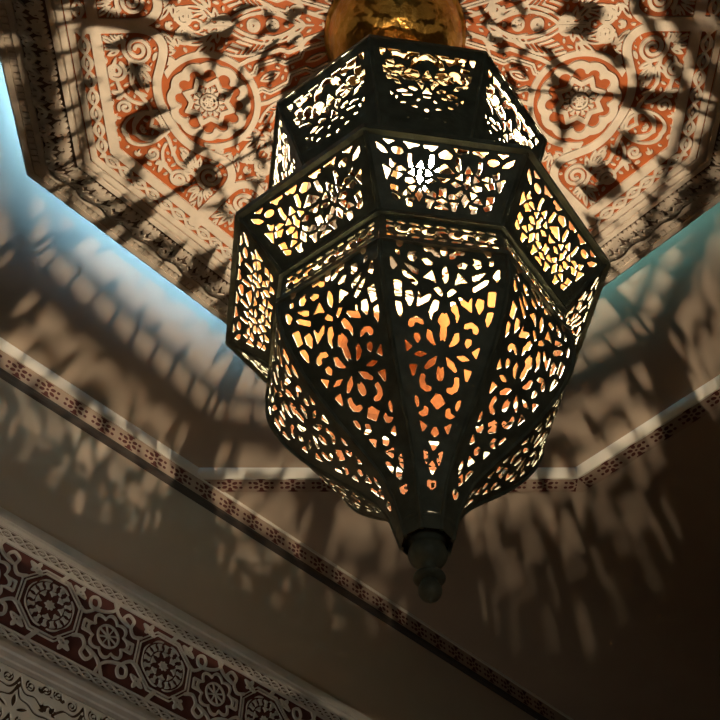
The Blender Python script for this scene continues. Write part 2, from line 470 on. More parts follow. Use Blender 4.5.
# ================================================================== CARVED CEILING PANEL
AP, ZP, AC, ZC = 2.763, 8.16, 3.424, 8.462
panel = tag(empty('ceiling_medallion', W((0, 0, ZP))), 'octagonal carved ceiling medallion of cream scrolls and rosettes on terracotta, above the lantern', 'ceiling medallion')
m = MB(); m.prism(octpts(2.80), ZP+.02, ZP+.10)
rebase(m.build('painted_ground', MAT['terracotta']), panel)
m = MB(); m.prism(octpts(2.55), ZP+.10, ZB)
rebase(m.build('mounting_block', MAT['umber']), panel)
def octring(prof, mtl, name):
    mb = MB(); mb.ring([(a/math.cos(N8), z) for a, z in prof], 8, N8)
    return rebase(mb.build(name, mtl), panel)
octring([(2.765, ZP+.02), (2.785, ZP+.015), (2.79, ZP-.006), (2.835, ZP-.004), (2.842, ZP+.04), (2.84, ZP+.10), (2.765, ZP+.10)], MAT['cream'], 'inner_fillet')
OV = [(2.842, 8.20), (2.90, 8.205), (2.96, 8.222), (3.02, 8.252), (3.08, 8.292), (3.13, 8.335), (3.165, 8.375), (3.185, 8.405)]
octring(OV + [(3.185, 8.5), (2.842, 8.5)], MAT['umber'], 'cornice_ground')  # unlit dark of the cornice curve put into the umber colour
octring([(3.186, 8.41), (3.188, 8.385), (3.252, 8.392), (3.256, 8.43), (3.335, 8.442), (3.335, 8.5), (3.186, 8.5)], MAT['cream'], 'middle_fillet')
octring([(3.336, 8.45), (3.338, 8.42), (3.40, 8.435), (AC, ZC), (AC, 8.60), (3.40, 8.60), (3.395, 8.52), (3.336, 8.52)], MAT['cream'], 'outer_fillet')

SHY = -.09                                         # the drawn pattern is centred a little off the octagon
FILL = []
def panel_field(X, Y, probe=False):
    aoct = np.full(X.shape, -1e9); sedge = np.zeros(X.shape)
    for j in range(8):
        a = j*PI/4; d = X*math.sin(a) + Y*math.cos(a); t = X*math.cos(a) - Y*math.sin(a)
        sedge = np.where(d > aoct, t, sedge); aoct = np.maximum(aoct, d)
    y = Y - SHY
    r = np.hypot(X, y); th = np.arctan2(X, y)
    rel = (th-N8)/(PI/4); rel = (rel-np.floor(rel+.5))*(PI/4)
    u = r*np.cos(rel); v = np.abs(r*np.sin(rel))
    rb = u*math.cos(N8) + v*math.sin(N8); pb = -u*math.sin(N8) + v*math.cos(N8)      # along / across the radial between two rosettes
    # frames
    frame = f_stroke(u, v, spline([(2.42, .975), (2.20, .885), (2.06, .830), (1.955, .785), (1.875, .72), (1.84, .625), (1.868, .535), (1.95, .44), (2.05, .325), (2.112, .17), (2.125, -.02)]), .036)
    edge = .045 - np.abs(aoct-2.475)
    plain = np.minimum(.062-np.abs(aoct-2.705), np.abs(aoct-2.705)-.009)
    main = U(frame, edge, plain)
    # chain border
    t = aoct-2.583; ch = np.full(X.shape, -1e9); wv = 2*PI/.30
    for ph in (0, PI):
        for off in (0, .018):
            A = .046-off
            ch = U(ch, .0075 - np.abs(t-A*np.sin(wv*sedge+ph))/np.sqrt(1+(A*wv*np.cos(wv*sedge+ph))**2))
    sc = (sedge/.15-np.floor(sedge/.15)-.5)*.15
    ch = U(ch, f_lens(sc, t, (-.03, 0), (.03, 0), .011))
    ch = np.minimum(ch, .055-np.abs(t))
    # spandrel scrolls
    b = f_spiral(u, v, (2.055, .637), .125, 2.1, 1.0, .018, -1)
    b = U(b, f_fan(u, v, (2.135, .56), -1.35, 5, 1.7, .25, .026), f_fan(u, v, (2.165, .69), .95, 5, 1.9, .24, .026))
    b = U(b, f_spiral(u, v, (2.325, .545), .088, 1.7, 2.6, .017), f_lens(u, v, (2.25, .66), (2.40, .50), .022))
    b = U(b, f_stroke(u, v, spline([(2.16, .60), (2.20, .50), (2.25, .40), (2.24, .28), (2.22, .16), (2.26, .04), (2.36, -.06)]), .016))
    b = U(b, f_stroke(u, v, spline([(2.36, .46), (2.37, .36), (2.33, .26), (2.26, .20)]), .016))
    b = U(b, f_ring(u, v, (2.33, 0), .125, .014), f_ring((u-2.36)*.62, v*1.0, (0, .03), .115, .013), f_stroke(u, v, spline([(2.16, .10), (2.28, .12), (2.42, .06), (2.5, -.04)]), .014))
    b = U(b, f_spiral(u, v, (2.415, .235), .062, 1.4, 0, .015), f_fan(u, v, (2.36, .33), .7, 3, 1.3, .14, .022), f_lens(u, v, (2.17, .27), (2.12, .40), .026), f_lens(u, v, (2.18, .24), (2.28, .33), .020))
    b = U(b, f_lens(u, v, (2.28, .80), (2.42, .86), .026), f_lens(u, v, (2.02, .79), (2.20, .86), .014), f_lens(u, v, (1.915, .56), (1.99, .50), .02))
    sp_in = np.minimum(2.42-aoct, np.where((u > 1.86), 1.0, -1.0))
    # outer field: lens leaf between rosettes, acanthus, ribbons
    L0, L1 = (.80, 0), (1.34, 0)
    ln = f_lens(rb, pb, L0, L1, .105)
    c = .016-np.abs(ln)
    c = U(c, .012-np.abs(ln+.045))
    c = U(c, f_stroke(rb, pb, [(1.34, 0), (1.56, 0)], .022), f_fan(rb, np.abs(pb), (1.45, .0), 0.6, 4, 1.6, .24, .028))
    c = U(c, f_spiral(u, v, (.80, .205), .062, 1.7, 0, .016), f_spiral(u, v, (1.315, .505), .058, 1.6, PI, .016), f_spiral(u, v, (1.63, .60), .085, 1.8, 0, .018, -1))
    ac = f_lens(u, v, (.93, .275), (1.42, .335), .085)
    gro = np.full(X.shape, -1e9)
    for q in range(6):
        x0 = 1.0+.065*q; gro = U(gro, f_stroke(u, v, spline([(x0, .30), (x0+.05, .34), (x0+.11, .40)], 3), .008), f_stroke(u, v, spline([(x0, .30), (x0+.06, .27), (x0+.12, .24)], 3), .008))
    c = U(c, np.minimum(ac, -gro))
    zz = f_stroke(u, v, [(.50, .075), (.78, .105), (.83, .055), (.97, .055), (1.02, .11), (1.20, .125), (1.25, .075), (1.36, .085)], .024)
    zz = U(zz, f_stroke(u, v, [(.50, .16), (.72, .175), (.80, .13), (.90, .13), (.96, .18), (1.25, .20), (1.33, .19)], .020))
    c = U(c, zz, f_lens(u, v, (.60, 0), (.82, 0), .030), f_lens(u, v, (1.04, 0), (1.24, 0), .042))
    c = U(c, f_fan(u, v, (1.42, .46), .25, 5, 1.9, .26, .030), f_fan(u, v, (1.74, .50), 1.0, 4, 1.7, .22, .028), f_lens(u, v, (1.44, .30), (1.62, .42), .028), f_fan(u, v, (1.80, .41), .35, 3, 1.0, .17, .022))
    c = U(c, f_stroke(u, v, spline([(.62, .26), (.72, .29), (.88, .27), (1.0, .24), (1.18, .23), (1.30, .26), (1.40, .33)]), .013))
    c = U(c, f_lens(u, v, (.45, 0), (.62, .03), .03), f_lens(u, v, (.48, .10), (.66, .17), .032), f_ring(u, v, (0, 0), .42, .02))
    c = U(c, f_stroke(rb, np.abs(pb), spline([(1.36, .02), (1.50, .09), (1.62, .15), (1.74, .12), (1.80, .05)]), .015), f_spiral(rb, np.abs(pb), (1.70, .07), .05, 1.3, 0, .013))
    out = np.where((u > 1.87) & ((frame < 0)), -1e9, 0)
    ros = f_disc(u, v, (1.722, 0), .40)
    c = np.minimum(c, -ros-.01)
    ring = f_ring(u, v, (1.722, 0), .418, .026)
    ring = np.minimum(ring, 1.95-u)
    # small scrolls and leaves fill the space left between the larger ones
    big = U(b, c, main, ring, ros+.015, aoct-2.40, .46-r)
    fil = np.full(X.shape, -1e9)
    for cu, cv, cr, kind, ang in FILL:
        near = (np.abs(u-cu) < cr+.03) & (np.abs(v-cv) < cr+.03)
        a_, b_ = u[near], v[near]
        if kind == 0: g = f_spiral(a_, b_, (cu, cv), cr*.86, 1.7, ang, max(cr*.13, .011))
        elif kind == 1: g = f_fan(a_, b_, (cu-cr*.85*math.cos(ang), cv-cr*.85*math.sin(ang)), ang, 3, 1.3, cr*1.75, cr*.20)
        else: g = f_lens(a_, b_, (cu-cr*math.cos(ang), cv-cr*math.sin(ang)), (cu+cr*math.cos(ang), cv+cr*math.sin(ang)), cr*.42)
        fil[near] = np.maximum(fil[near], g)
    if probe: return u, v, big
    bc = U(b, c); bc = np.minimum(bc-.003, np.abs(bc-.026)-.0065); bc = np.minimum(bc, -U(frame, edge)-.012)
    f = U(main, ring, np.minimum(np.where(ros > -.005, -1.0, bc), 2.425-aoct), ch, fil)
    f = np.minimum(f, 2.767-aoct)
    f = np.where(r < .40, np.minimum(f, r-.30), f)
    return f
pa, pb_ = np.meshgrid(np.arange(.42, 2.62, .012), np.arange(0, 1.0, .012), indexing='ij')
keep = (pb_ < pa*math.tan(N8))
big = panel_field(pa*math.sin(N8)+pb_*math.cos(N8), pa*math.cos(N8)-pb_*math.sin(N8)+SHY, True)[2]
big = np.where(keep, big, 1)
for q in range(150):
    i_, j_ = np.unravel_index(np.argmin(big), big.shape); clear = -big[i_, j_]
    if clear < .026: break
    cu, cv = pa[i_, j_], pb_[i_, j_]; cr = min(clear-.010, .085)
    FILL.append((cu, cv, cr, 0 if cr > .055 else (1 if cr > .03 else 2), random.uniform(0, 2*PI)))
    big = np.maximum(big, cr+.004-np.hypot(pa-cu, pb_-cv))
st = .0085
xs = np.arange(-2.8, 2.8001, st); ys = np.arange(-2.8, 2.8001, st)
Xg, Yg = np.meshgrid(xs, ys, indexing='ij')
def fceil(zc, dx=0, dy=0):
    def fm(x, y, h): return np.stack([(x+dx)*S, (y+dy)*S, np.full(x.shape, (zc-h)*S+Z0)], 1)
    return fm
o = link('scroll_tracery', sheet('scroll_tracery', panel_field(Xg, Yg), xs, ys, fceil(ZP+.02), 0.0, .026, back=False), None, [MAT['cream']])
rebase(o, panel)
# rosettes
def rosette_field(X, Y):
    r = np.hypot(X, Y); th = np.arctan2(Y, X)
    def fold(n):
        w = 2*PI/n; return (th/w-np.floor(th/w+.5))*w
    q12 = fold(12)
    sc_out = .338 + .020*np.abs(np.cos(6*th)) - r
    lob = np.full(X.shape, -1e9)                     # terracotta lobes bite into the inner edge of the ring
    lob = U(f_disc(r*np.cos(q12), r*np.sin(q12), (.242, 0), .052), .245-r)
    f = np.minimum(sc_out, -lob)
    q8 = fold(8); a = np.abs(q8)
    def star(rt, rv):                               # 8-point star: line from tip (rt,0) to valley
        x, y = r*np.cos(a), r*np.sin(a); vx, vy = rv*math.cos(PI/8), rv*math.sin(PI/8)
        nx, ny = vy, rt-vx; l = math.hypot(nx, ny); return -((x-rt)*nx + y*ny)/l
    f = U(f, np.minimum(star(.238, .172), -star(.176, .128)))
    inner = np.minimum(star(.158, .116)-.0, 1)
    x8, y8 = r*np.cos(q8), r*np.sin(q8)
    q8b = fold(8); tri = np.full(X.shape, -1e9)
    qa = ((th+PI/8)/(PI/4)-np.floor((th+PI/8)/(PI/4)+.5))*(PI/4)
    tri = f_poly(r*np.cos(qa), r*np.sin(qa), [(.132, 0), (.088, .024), (.088, -.024)])
    tri = U(tri, f_poly(x8, y8, [(.076, 0), (.135, .022), (.135, -.022)]))
    f = U(f, np.minimum(tri, .15-r))
    f = U(f, f_ring(X, Y, (0, 0), .066, .009), np.minimum(.066-r, .007-np.abs(r*np.sin(fold(6)))), np.minimum(.055-r, .006-np.abs(r-.034)))
    return f
xs = np.arange(-.385, .3851, .0075); Xg, Yg = np.meshgrid(xs, xs, indexing='ij')
me = sheet('rosette', rosette_field(Xg, Yg), xs, xs, lambda x, y, h: np.stack([x*S, y*S, np.full(x.shape, -h*S)], 1), 0.0, .034, back=False)
me.materials.append(MAT['cream'])
for j in range(8):
    a = N8 + j*PI/4; R_ = 1.722
    o = bpy.data.objects.new('rosette', me); C.objects.link(o); o.parent = panel
    o.location = (R_*math.sin(a)*S, (R_*math.cos(a)+SHY)*S, .02*S); o.rotation_euler = (0, 0, -a)
# leaf carving on the cornice, one strip per side
ov = np.array(OV); ovl = np.concatenate([[0], np.cumsum(np.hypot(np.diff(ov[:, 0]), np.diff(ov[:, 1])))])
OL = ovl[-1]
def leaf_field(s, q):
    p_ = .30
    x = (s/p_-np.floor(s/p_)-.5)*p_; par = np.where(np.floor(s/p_) % 2 < 1, 1, -1)
    f = f_fan(x, q, (0, .02), PI/2, 5, 2.2, .20, .030)
    f = U(f, f_fan(x-.15, q, (0, .39), -PI/2, 5, 2.2, .22, .028), f_fan(x+.15, q, (0, .39), -PI/2, 5, 2.2, .22, .028))
    f = U(f, f_ring(x, q, (.075, .10), .045, .014), f_ring(x, q, (-.075, .10), .045, .014), f_disc(x, q, (.15, .05), .03), f_disc(x, q, (-.15, .05), .03))
    f = U(f, f_lens(x, q, (-.13, .30), (0, .20), .024), f_lens(x, q, (.13, .30), (0, .20), .024), f_lens(x, q, (0, .22), (0, .36), .03))
    return np.minimum(f, np.minimum(q-.012, OL-.012-q))
me_l = None
xs = np.arange(-1.335, 1.3351, .011); ys = np.arange(0, OL+.001, .011)
Sg, Qg = np.meshgrid(xs, ys, indexing='ij')
Fl = leaf_field(Sg*1.9+.04*np.sin(5*Sg), Qg+.012*np.sin(9*Sg))
def fov(x, y, h):
    a = np.interp(y, ovl, ov[:, 0]); z = np.interp(y, ovl, ov[:, 1])
    da = np.gradient(ov[:, 0], ovl); dz = np.gradient(ov[:, 1], ovl)
    na = np.interp(y, ovl, dz); nz = -np.interp(y, ovl, da)
    hh = h*(.6+.4*np.cos(x*21)) if h > .001 else h
    a = a + na*hh; z = z + nz*hh
    lim = a*math.tan(N8)/ (3.13*math.tan(N8))
    return np.stack([x*lim*S, a*S, z*S-ZP*S], 1)
Fl = np.minimum(Fl, 1.29-np.abs(Sg))
me = sheet('leaf_carving', Fl, xs, ys, fov, 0.0, .032, back=False); me.materials.append(MAT['cream'])
for j in range(8):
    o = bpy.data.objects.new('leaf_carving', me); C.objects.link(o); o.parent = panel; o.rotation_euler = (0, 0, -j*PI/4)
# dentils
mb = MB()
for i in range(-21, 22):
    x = i*.061; mb.add([(x-.019, 3.262, 8.44), (x+.019, 3.262, 8.44), (x+.019, 3.33, 8.45), (x-.019, 3.33, 8.45), (x-.019, 3.262, 8.41), (x+.019, 3.262, 8.41), (x+.019, 3.33, 8.425), (x-.019, 3.33, 8.425)],
           [[0, 1, 2, 3], [7, 6, 5, 4], [0, 4, 5, 1], [1, 5, 6, 2], [2, 6, 7, 3], [3, 7, 4, 0]])
me = mesh('dentil_course', [(x*S, y*S, (z-ZP)*S) for x, y, z in mb.V], mb.F); me.materials.append(MAT['cream'])
for j in range(8):
    o = bpy.data.objects.new('dentil_course', me); C.objects.link(o); o.parent = panel; o.rotation_euler = (0, 0, -j*PI/4)
# blue light strips on the back of the panel
mb = MB(); mb.prism([(-1.25, 3.06), (1.25, 3.06), (1.25, 3.12), (-1.25, 3.12)], 8.525, 8.565)
me = mesh('light_strip', [(x*S, y*S, (z-ZP)*S) for x, y, z in mb.V], mb.F); me.materials.append(MAT['led'])
me2 = me.copy(); me2.materials[0] = MAT['led_dim']
for j in range(8):
    o = bpy.data.objects.new('light_strip', me if j in (5, 6, 7) else me2); C.objects.link(o); o.parent = panel; o.rotation_euler = (0, 0, -j*PI/4)
    o['label'] = 'blue light strip' if j in (5, 6, 7) else 'dimmer teal light strip'

# ================================================================== GILT CANOPY
canopy = tag(empty('ceiling_canopy', W((0, 0, ZP))), 'hammered gilt bowl canopy on the carved ceiling, just above the lantern', 'ceiling canopy')
mb = MB(); prof = [(.575, ZP-.010), (.585, ZP-.03), (.56, ZP-.055)]
for i in range(0, 13):
    q = i/12*PI/2*.93; prof.append((.55*math.cos(q), ZP-.06-.50*math.sin(q)))
mb.lathe(prof, 48); rebase(mb.build('bowl', MAT['gold'], sm=True), canopy)
mb = MB(); mb.lathe([(.09, ZP-.545), (.10, ZP-.58), (.06, ZP-.61), (.03, ZP-.63)], 24); rebase(mb.build('hub', MAT['gold'], sm=True), canopy)

# ================================================================== THE LANTERN
HOLES = {
"body":[[[-181,11],[-183,25],[-190,35],[-199,37],[-206,30],[-208,17],[-205,2],[-198,-8],[-190,-9],[-183,-2]],[[-213,59],[-198,64],[-195,101],[-209,93]],[[-154,67],[-125,60],[-132,88],[-122,105],[-135,131],[-153,122],[-159,93]],[[-90,22],[-53,14],[-41,38],[-23,49],[-23,84],[-40,79],[-55,48],[-82,46]],[[15,33],[12,52],[5,65],[-3,66],[-9,56],[-11,39],[-7,20],[0,7],[8,6],[14,16]],[[-99,106],[-79,96],[-53,123],[-57,138],[-84,138]],[[-236,117],[-227,122],[-206,163],[-222,190],[-232,171]],[[-175,147],[-146,157],[-117,176],[-119,203],[-141,192]],[[-185,187],[-172,189],[-118,239],[-122,260],[-144,244],[-176,213]],[[-93,215],[-57,167],[-41,235],[-69,219]],[[3,137],[12,172],[11,208],[0,235],[-8,211],[-7,175]],[[-47,264],[-30,254],[-11,279],[-15,297],[-33,282]],[[-217,243],[-185,248],[-182,319],[-208,320]],[[-164,291],[-140,287],[-130,321],[-145,362],[-162,331]],[[-112,286],[-100,317],[-66,292],[-59,296],[-71,328],[-113,357]],[[-41,317],[-25,321],[-30,361],[-47,377],[-54,411],[-62,379],[-53,340]],[[-8,372],[11,397],[9,416],[-1,427],[2,472],[-7,498],[-12,474],[-11,433],[-23,419],[-21,402]],[[-205,344],[-183,348],[-174,384],[-181,415],[-195,387]],[[-145,436],[-138,415],[-115,402],[-90,413],[-85,433],[-100,433],[-106,425],[-122,429],[-125,448],[-139,452]],[[-117,478],[-100,476],[-93,497],[-102,516],[-117,498]],[[-64,455],[-49,461],[-40,491],[-28,519],[-49,510],[-66,490]],[[-154,509],[-124,532],[-142,556]],[[-113,566],[-91,550],[-61,557],[-84,573]],[[-20,564],[-28,599],[-60,623],[-66,615],[-49,584]],[[-127,611],[-97,607],[-106,653],[-112,654]],[[-8,606],[2,626],[2,652],[-5,665],[-13,649],[-14,628]],[[-77,644],[-60,644],[-62,668],[-54,688],[-40,689],[-32,694],[-33,707],[-52,712],[-73,699],[-80,674]],[[-92,735],[-80,742],[-75,766],[-79,780],[-89,760]],[[-7,717],[19,746],[-1,779],[-29,751]],[[-51,770],[-37,779],[-37,804],[-55,813],[-73,802],[-53,789]],[[-63,832],[-36,850],[-51,875]],[[-5,851],[10,873],[-1,891],[-15,876]],[[-18,913],[20,909],[3,944]],[[-39,945],[-24,954],[-17,982],[-25,1003],[-33,980]],[[0,986],[16,1013],[2,1041],[-13,1017]],[[-15,1071],[-2,1073],[2,1069],[16,1068],[17,1091],[2,1107],[-12,1094]]],
"collar":[[[3,50],[31,71],[26,90],[9,92],[-8,94],[-17,78]],[[37,36],[105,38],[100,55],[82,51],[71,64],[57,61]],[[124,39],[199,34],[185,45],[171,66],[153,53],[132,49]],[[242,35],[296,34],[268,55]],[[250,79],[245,90],[233,98],[216,100],[203,96],[197,86],[202,75],[214,67],[231,65],[244,69]],[[268,101],[287,75],[324,54],[316,80],[294,99]],[[52,80],[68,81],[74,136],[65,150],[53,133]],[[158,89],[171,91],[170,129],[162,159],[148,151],[156,125]],[[109,116],[130,150],[95,155]],[[106,166],[118,164],[118,192],[125,201],[109,233],[93,205],[106,194]],[[81,156],[83,189],[53,181]],[[142,162],[167,185],[139,195]],[[35,210],[55,201],[82,216],[57,227]],[[129,222],[148,206],[175,211],[176,229],[150,237]],[[86,237],[91,255],[80,271],[61,264]],[[125,242],[151,246],[159,254],[139,276]],[[104,256],[124,287],[105,317],[90,288]],[[45,262],[72,280],[32,290],[30,272]],[[167,268],[186,296],[145,290]],[[36,305],[77,302],[66,319],[65,343],[51,343],[47,325]],[[126,305],[164,312],[156,343],[137,345],[136,322]],[[175,174],[198,156],[219,162],[221,181],[196,177]],[[254,127],[253,158],[241,169],[223,146],[241,144]],[[188,195],[232,184],[239,212],[225,211],[215,222]],[[246,180],[285,159],[261,228]],[[207,257],[239,251],[235,278],[206,291]],[[193,311],[207,300],[230,292],[225,316],[203,326]],[[2,119],[46,161],[-23,169]],[[-18,196],[28,189],[4,216]],[[-15,242],[-2,249],[10,238],[15,277],[-1,273],[-14,282]],[[-24,304],[-2,292],[22,301],[0,316]],[[-32,339],[-6,322],[27,334],[-1,340]]],
"upper":[[[-278,78],[-252,77],[-253,104],[-266,133]],[[-230,76],[-164,74],[-164,97],[-211,107]],[[-214,119],[-163,97],[-110,98],[-113,132],[-128,152],[-161,127],[-205,143]],[[-119,77],[-50,74],[-53,94],[-102,102]],[[-50,114],[-9,77],[36,97],[29,130],[-8,111],[-40,140]],[[-96,202],[-88,144],[-69,118],[-41,141],[-47,165],[-70,172],[-74,196]],[[-240,173],[-200,161],[-195,199],[-208,249],[-230,218]],[[-131,224],[-136,243],[-150,257],[-167,260],[-182,252],[-188,235],[-184,216],[-170,202],[-152,198],[-137,207]],[[-254,222],[-239,225],[-214,261],[-222,292],[-245,271]],[[-204,268],[-160,257],[-152,274],[-179,294],[-204,288]],[[-134,265],[-106,221],[-61,234],[-46,265],[-56,283],[-92,274]],[[-151,296],[-124,277],[-83,294],[-63,290],[-86,322],[-122,316]],[[-3,223],[27,289],[1,305],[-31,300]],[[-65,318],[-43,303],[-22,337],[-29,382],[-43,347]],[[-232,307],[-206,312],[-201,331],[-225,327]],[[-196,319],[-169,327],[-148,361],[-180,353]],[[-175,410],[-139,392],[-107,402],[-118,423],[-169,430]],[[-108,370],[-81,365],[-50,386],[-68,403],[-100,390]],[[-2,360],[29,408],[-30,417]],[[-214,417],[-184,444],[-202,474]],[[-149,437],[-79,424],[-82,446],[-137,456]],[[-180,454],[-156,452],[-166,501],[-180,480]],[[-27,435],[28,428],[16,452],[-19,452]],[[-71,486],[-50,456],[-29,457],[-42,486]],[[-109,503],[-116,515],[-132,522],[-148,521],[-156,512],[-149,500],[-133,493],[-116,494]],[[-197,505],[-175,524],[-196,541]],[[-103,524],[-60,511],[-36,533],[-52,546],[-91,535]],[[-115,555],[-44,550],[-47,566],[-97,570]],[[2,515],[26,547],[4,578],[-19,554]],[[-163,570],[-128,581],[-131,597],[-151,593]],[[-49,570],[-28,563],[-7,595],[-19,608]],[[-149,627],[-100,612],[-72,628],[-118,637]],[[4,593],[27,622],[-14,628]],[[-69,602],[-34,611],[-32,626],[-53,625]],[[-126,643],[-64,639],[-68,653],[-102,652]],[[-186,628],[-158,644],[-183,654]]]}
PHI = .1487
lantern = tag(empty('hanging_lantern', W((0, 0, 2.34)), PHI), 'large octagonal pierced metal lantern hanging lit under the carved ceiling', 'lantern')
LZ = 2.34
PROF = dict(body=[(.737, 3.72), (.728, 3.6), (.70, 3.5), (.65, 3.4), (.585, 3.3), (.505, 3.2), (.41, 3.1), (.305, 3.0), (.21, 2.9), (.155, 2.8), (.125, 2.7), (.105, 2.62)],
            collar=[(1.0, 4.265), (.736, 3.96)], upper=[(.897, 5.713), (.655, 5.02)], neck=[(.728, 3.95), (.732, 3.73)], roof=[(.885, 5.73), (.345, 6.32)])
C8, S8 = math.cos(N8), math.sin(N8)
def tier(name):
    pr = np.array(PROF[name]); a = pr[:, 0]*C8
    L = np.concatenate([[0], np.cumsum(np.hypot(np.diff(a), np.diff(pr[:, 1])))])
    da = np.gradient(a, L); dz = np.gradient(pr[:, 1], L)
    sgn = 1.0
    def fm(x, y, h):
        A = np.interp(y, L, a); Z = np.interp(y, L, pr[:, 1])
        na = -np.interp(y, L, dz); nz = np.interp(y, L, da)      # outward normal for a profile running downwards
        l = np.hypot(na, nz); na, nz = na/l, nz/l
        if name == 'roof': na, nz = -na, -nz
        A = A + na*h; Z = Z + nz*h
        return np.stack([x*S, -A*S, (Z-LZ)*S], 1)
    half = lambda y: np.interp(y, L, pr[:, 0])*S8
    return fm, L[-1], half
def holes_field(X, Y, polys, grow=.002):
    f = np.full(X.shape, -1e9)
    x0, y0 = X[0, 0], Y[0, 0]; d = X[1, 0]-X[0, 0]; e = Y[0, 1]-Y[0, 0]; nx, ny = X.shape
    for P in polys:
        for sg in (1, -1):
            q = np.array(P, float)/1000; q[:, 0] *= sg
            i0 = max(int((q[:, 0].min()-.03-x0)/d), 0); i1 = min(int((q[:, 0].max()+.03-x0)/d)+2, nx)
            j0 = max(int((q[:, 1].min()-.03-y0)/e), 0); j1 = min(int((q[:, 1].max()+.03-y0)/e)+2, ny)
            if i1 <= i0 or j1 <= j0: continue
            sl = (slice(i0, i1), slice(j0, j1))
            f[sl] = np.maximum(f[sl], f_poly(X[sl], Y[sl], q)+grow)
    return f
def pierced(tname, partname, polys_fn, step=.0055, th=.006, inside='tarnish', cm=.030, tm=.010):
    fm, L, half = tier(tname)
    hw = half(0) if half(0) > half(L) else half(L)
    xs = np.linspace(-hw-.004, hw+.004, int(2*hw/step)+2); ys = np.linspace(0, L, int(L/step)+2)
    X, Y = np.meshgrid(xs, ys, indexing='ij')
    f = -polys_fn(X, Y, L)
    f = np.minimum(np.maximum(f, -.02), .05)
    f = np.where(f > 0, f, f)
    f = np.maximum(f, np.minimum(np.minimum(Y, L-Y)*-1+tm, .05))        # solid margin top and bottom
    f = np.maximum(f, cm-(half(Y)-np.abs(X)))                            # solid margin at the corners
    f = np.minimum(f, half(Y)-np.abs(X)+.001)
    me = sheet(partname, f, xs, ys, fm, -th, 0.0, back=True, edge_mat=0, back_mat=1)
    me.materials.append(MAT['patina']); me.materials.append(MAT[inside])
    for k_ in range(8):
        o = bpy.data.objects.new(partname, me); C.objects.link(o); o.parent = lantern; o.rotation_euler = (0, 0, k_*PI/4)
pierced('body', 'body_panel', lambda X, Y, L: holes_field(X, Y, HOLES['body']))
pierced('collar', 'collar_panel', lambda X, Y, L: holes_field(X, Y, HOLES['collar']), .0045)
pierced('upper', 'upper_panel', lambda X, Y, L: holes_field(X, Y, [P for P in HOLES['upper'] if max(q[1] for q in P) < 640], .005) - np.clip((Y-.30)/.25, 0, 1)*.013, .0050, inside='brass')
def neck_holes(X, Y, L):
    f = np.full(X.shape, -1e9); yy = Y-L*.5
    for i in range(-4, 5):
        x = X-i*.060; s = 1 if i % 2 else -1
        cr = np.minimum(f_disc(x, yy*s, (0, .0), .030), -f_disc(x, yy*s, (.012, -.010), .020))
        f = U(f, cr, f_lens(x, yy, (-.026, .062*s), (.026, .055*s), .011), f_lens(x, yy, (-.022, -.062*s), (.020, -.055*s), .011), f_disc(x, yy, (.030, .030*s), .007))
    return f
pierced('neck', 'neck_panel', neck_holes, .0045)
def roof_holes(X, Y, L):
    sl = ((X/.075-np.floor(X/.075)-.5)*.075)
    slots = U(f_lens(sl, Y, (-.040, .014), (.022, .026), .015), f_lens(sl, Y, (.012, .012), (.036, .040), .008))
    return np.maximum(holes_field(X, Y*.745/L+.004, HOLES['upper'], .012), slots)
pierced('roof', 'roof_panel', roof_holes, .007, inside='brass', cm=.006, tm=.003)
def lpart(name, mb, m=MAT['patina'], sm=False, parent=None):
    V = [(x*S, y*S, (z-LZ)*S) for x, y, z in mb.V]; me = mesh(name, V, mb.F)
    bm = bmesh.new(); bm.from_mesh(me); bmesh.ops.recalc_face_normals(bm, faces=bm.faces); bm.to_mesh(me); bm.free()
    if sm: smooth(me)
    return link(name, me, parent or lantern, [m])
# shoulder between collar and upper tier: solid plate, brass inside
def two_sided(name, prof, th=.008, inside='tarnish'):
    out = [(r, z) for r, z in prof]; V = []; F = []; mi = []
    n = 8; m_ = len(prof)
    for dr in (0, -th):
        for r, z in out:
            for i in range(n):
                a = N8 + 2*PI*i/n; V.append(((r+dr)*math.sin(a)*S, -(r+dr)*math.cos(a)*S, (z-LZ)*S))
    for lay in (0, 1):
        for k_ in range(m_-1):
            for i in range(n):
                j = (i+1) % n; b = lay*m_*n
                q = [b+k_*n+i, b+k_*n+j, b+(k_+1)*n+j, b+(k_+1)*n+i]
                F.append(q if lay == 0 else q[::-1]); mi.append(lay)
    me = mesh(name, V, F, mi); return link(name, me, lantern, [MAT['patina'], MAT[inside]])
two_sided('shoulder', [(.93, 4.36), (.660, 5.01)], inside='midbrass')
two_sided('shoulder_flange', [(.985, 4.272), (.93, 4.36)])
# rims (octagonal bars)
def rim(name, r, z, w, h):
    mb = MB(); mb.ring([(r-w, z-h), (r+w*.4, z-h), (r+w*.4, z+h), (r-w, z+h)], 8, N8); return lpart(name, mb)
rim('collar_rim', 1.005, 4.272, .030, .022)
rim('collar_foot_rim', .742, 3.957, .022, .014)
rim('neck_rim', .742, 3.725, .022, .016)
rim('upper_rim', .902, 5.725, .014, .018)
# ribs on the corners
def rib_mesh(name, tname, r0, r1=None):
    pr = PROF[tname]; n = len(pr)
    pts = spline([(p_[0], p_[1]) for p_ in pr], 4) if n > 2 else [np.array(p_, float) for p_ in pr]
    a = N8; mb = MB(); r1 = r1 or r0
    rad = [r0+(r1-r0)*i/(len(pts)-1) for i in range(len(pts))]
    mb.tube([((q[0]-.004)*math.sin(a), -(q[0]-.004)*math.cos(a), q[1]) for q in pts], rad, 8)
    o = lpart(name, mb)
    for k_ in range(1, 8):
        c = o.copy(); C.objects.link(c); c.rotation_euler = (0, 0, k_*PI/4)
rib_mesh('body_rib', 'body', .013, .009)
rib_mesh('collar_rib', 'collar', .013)
rib_mesh('upper_rib', 'upper', .012)
rib_mesh('roof_rib', 'roof', .005)
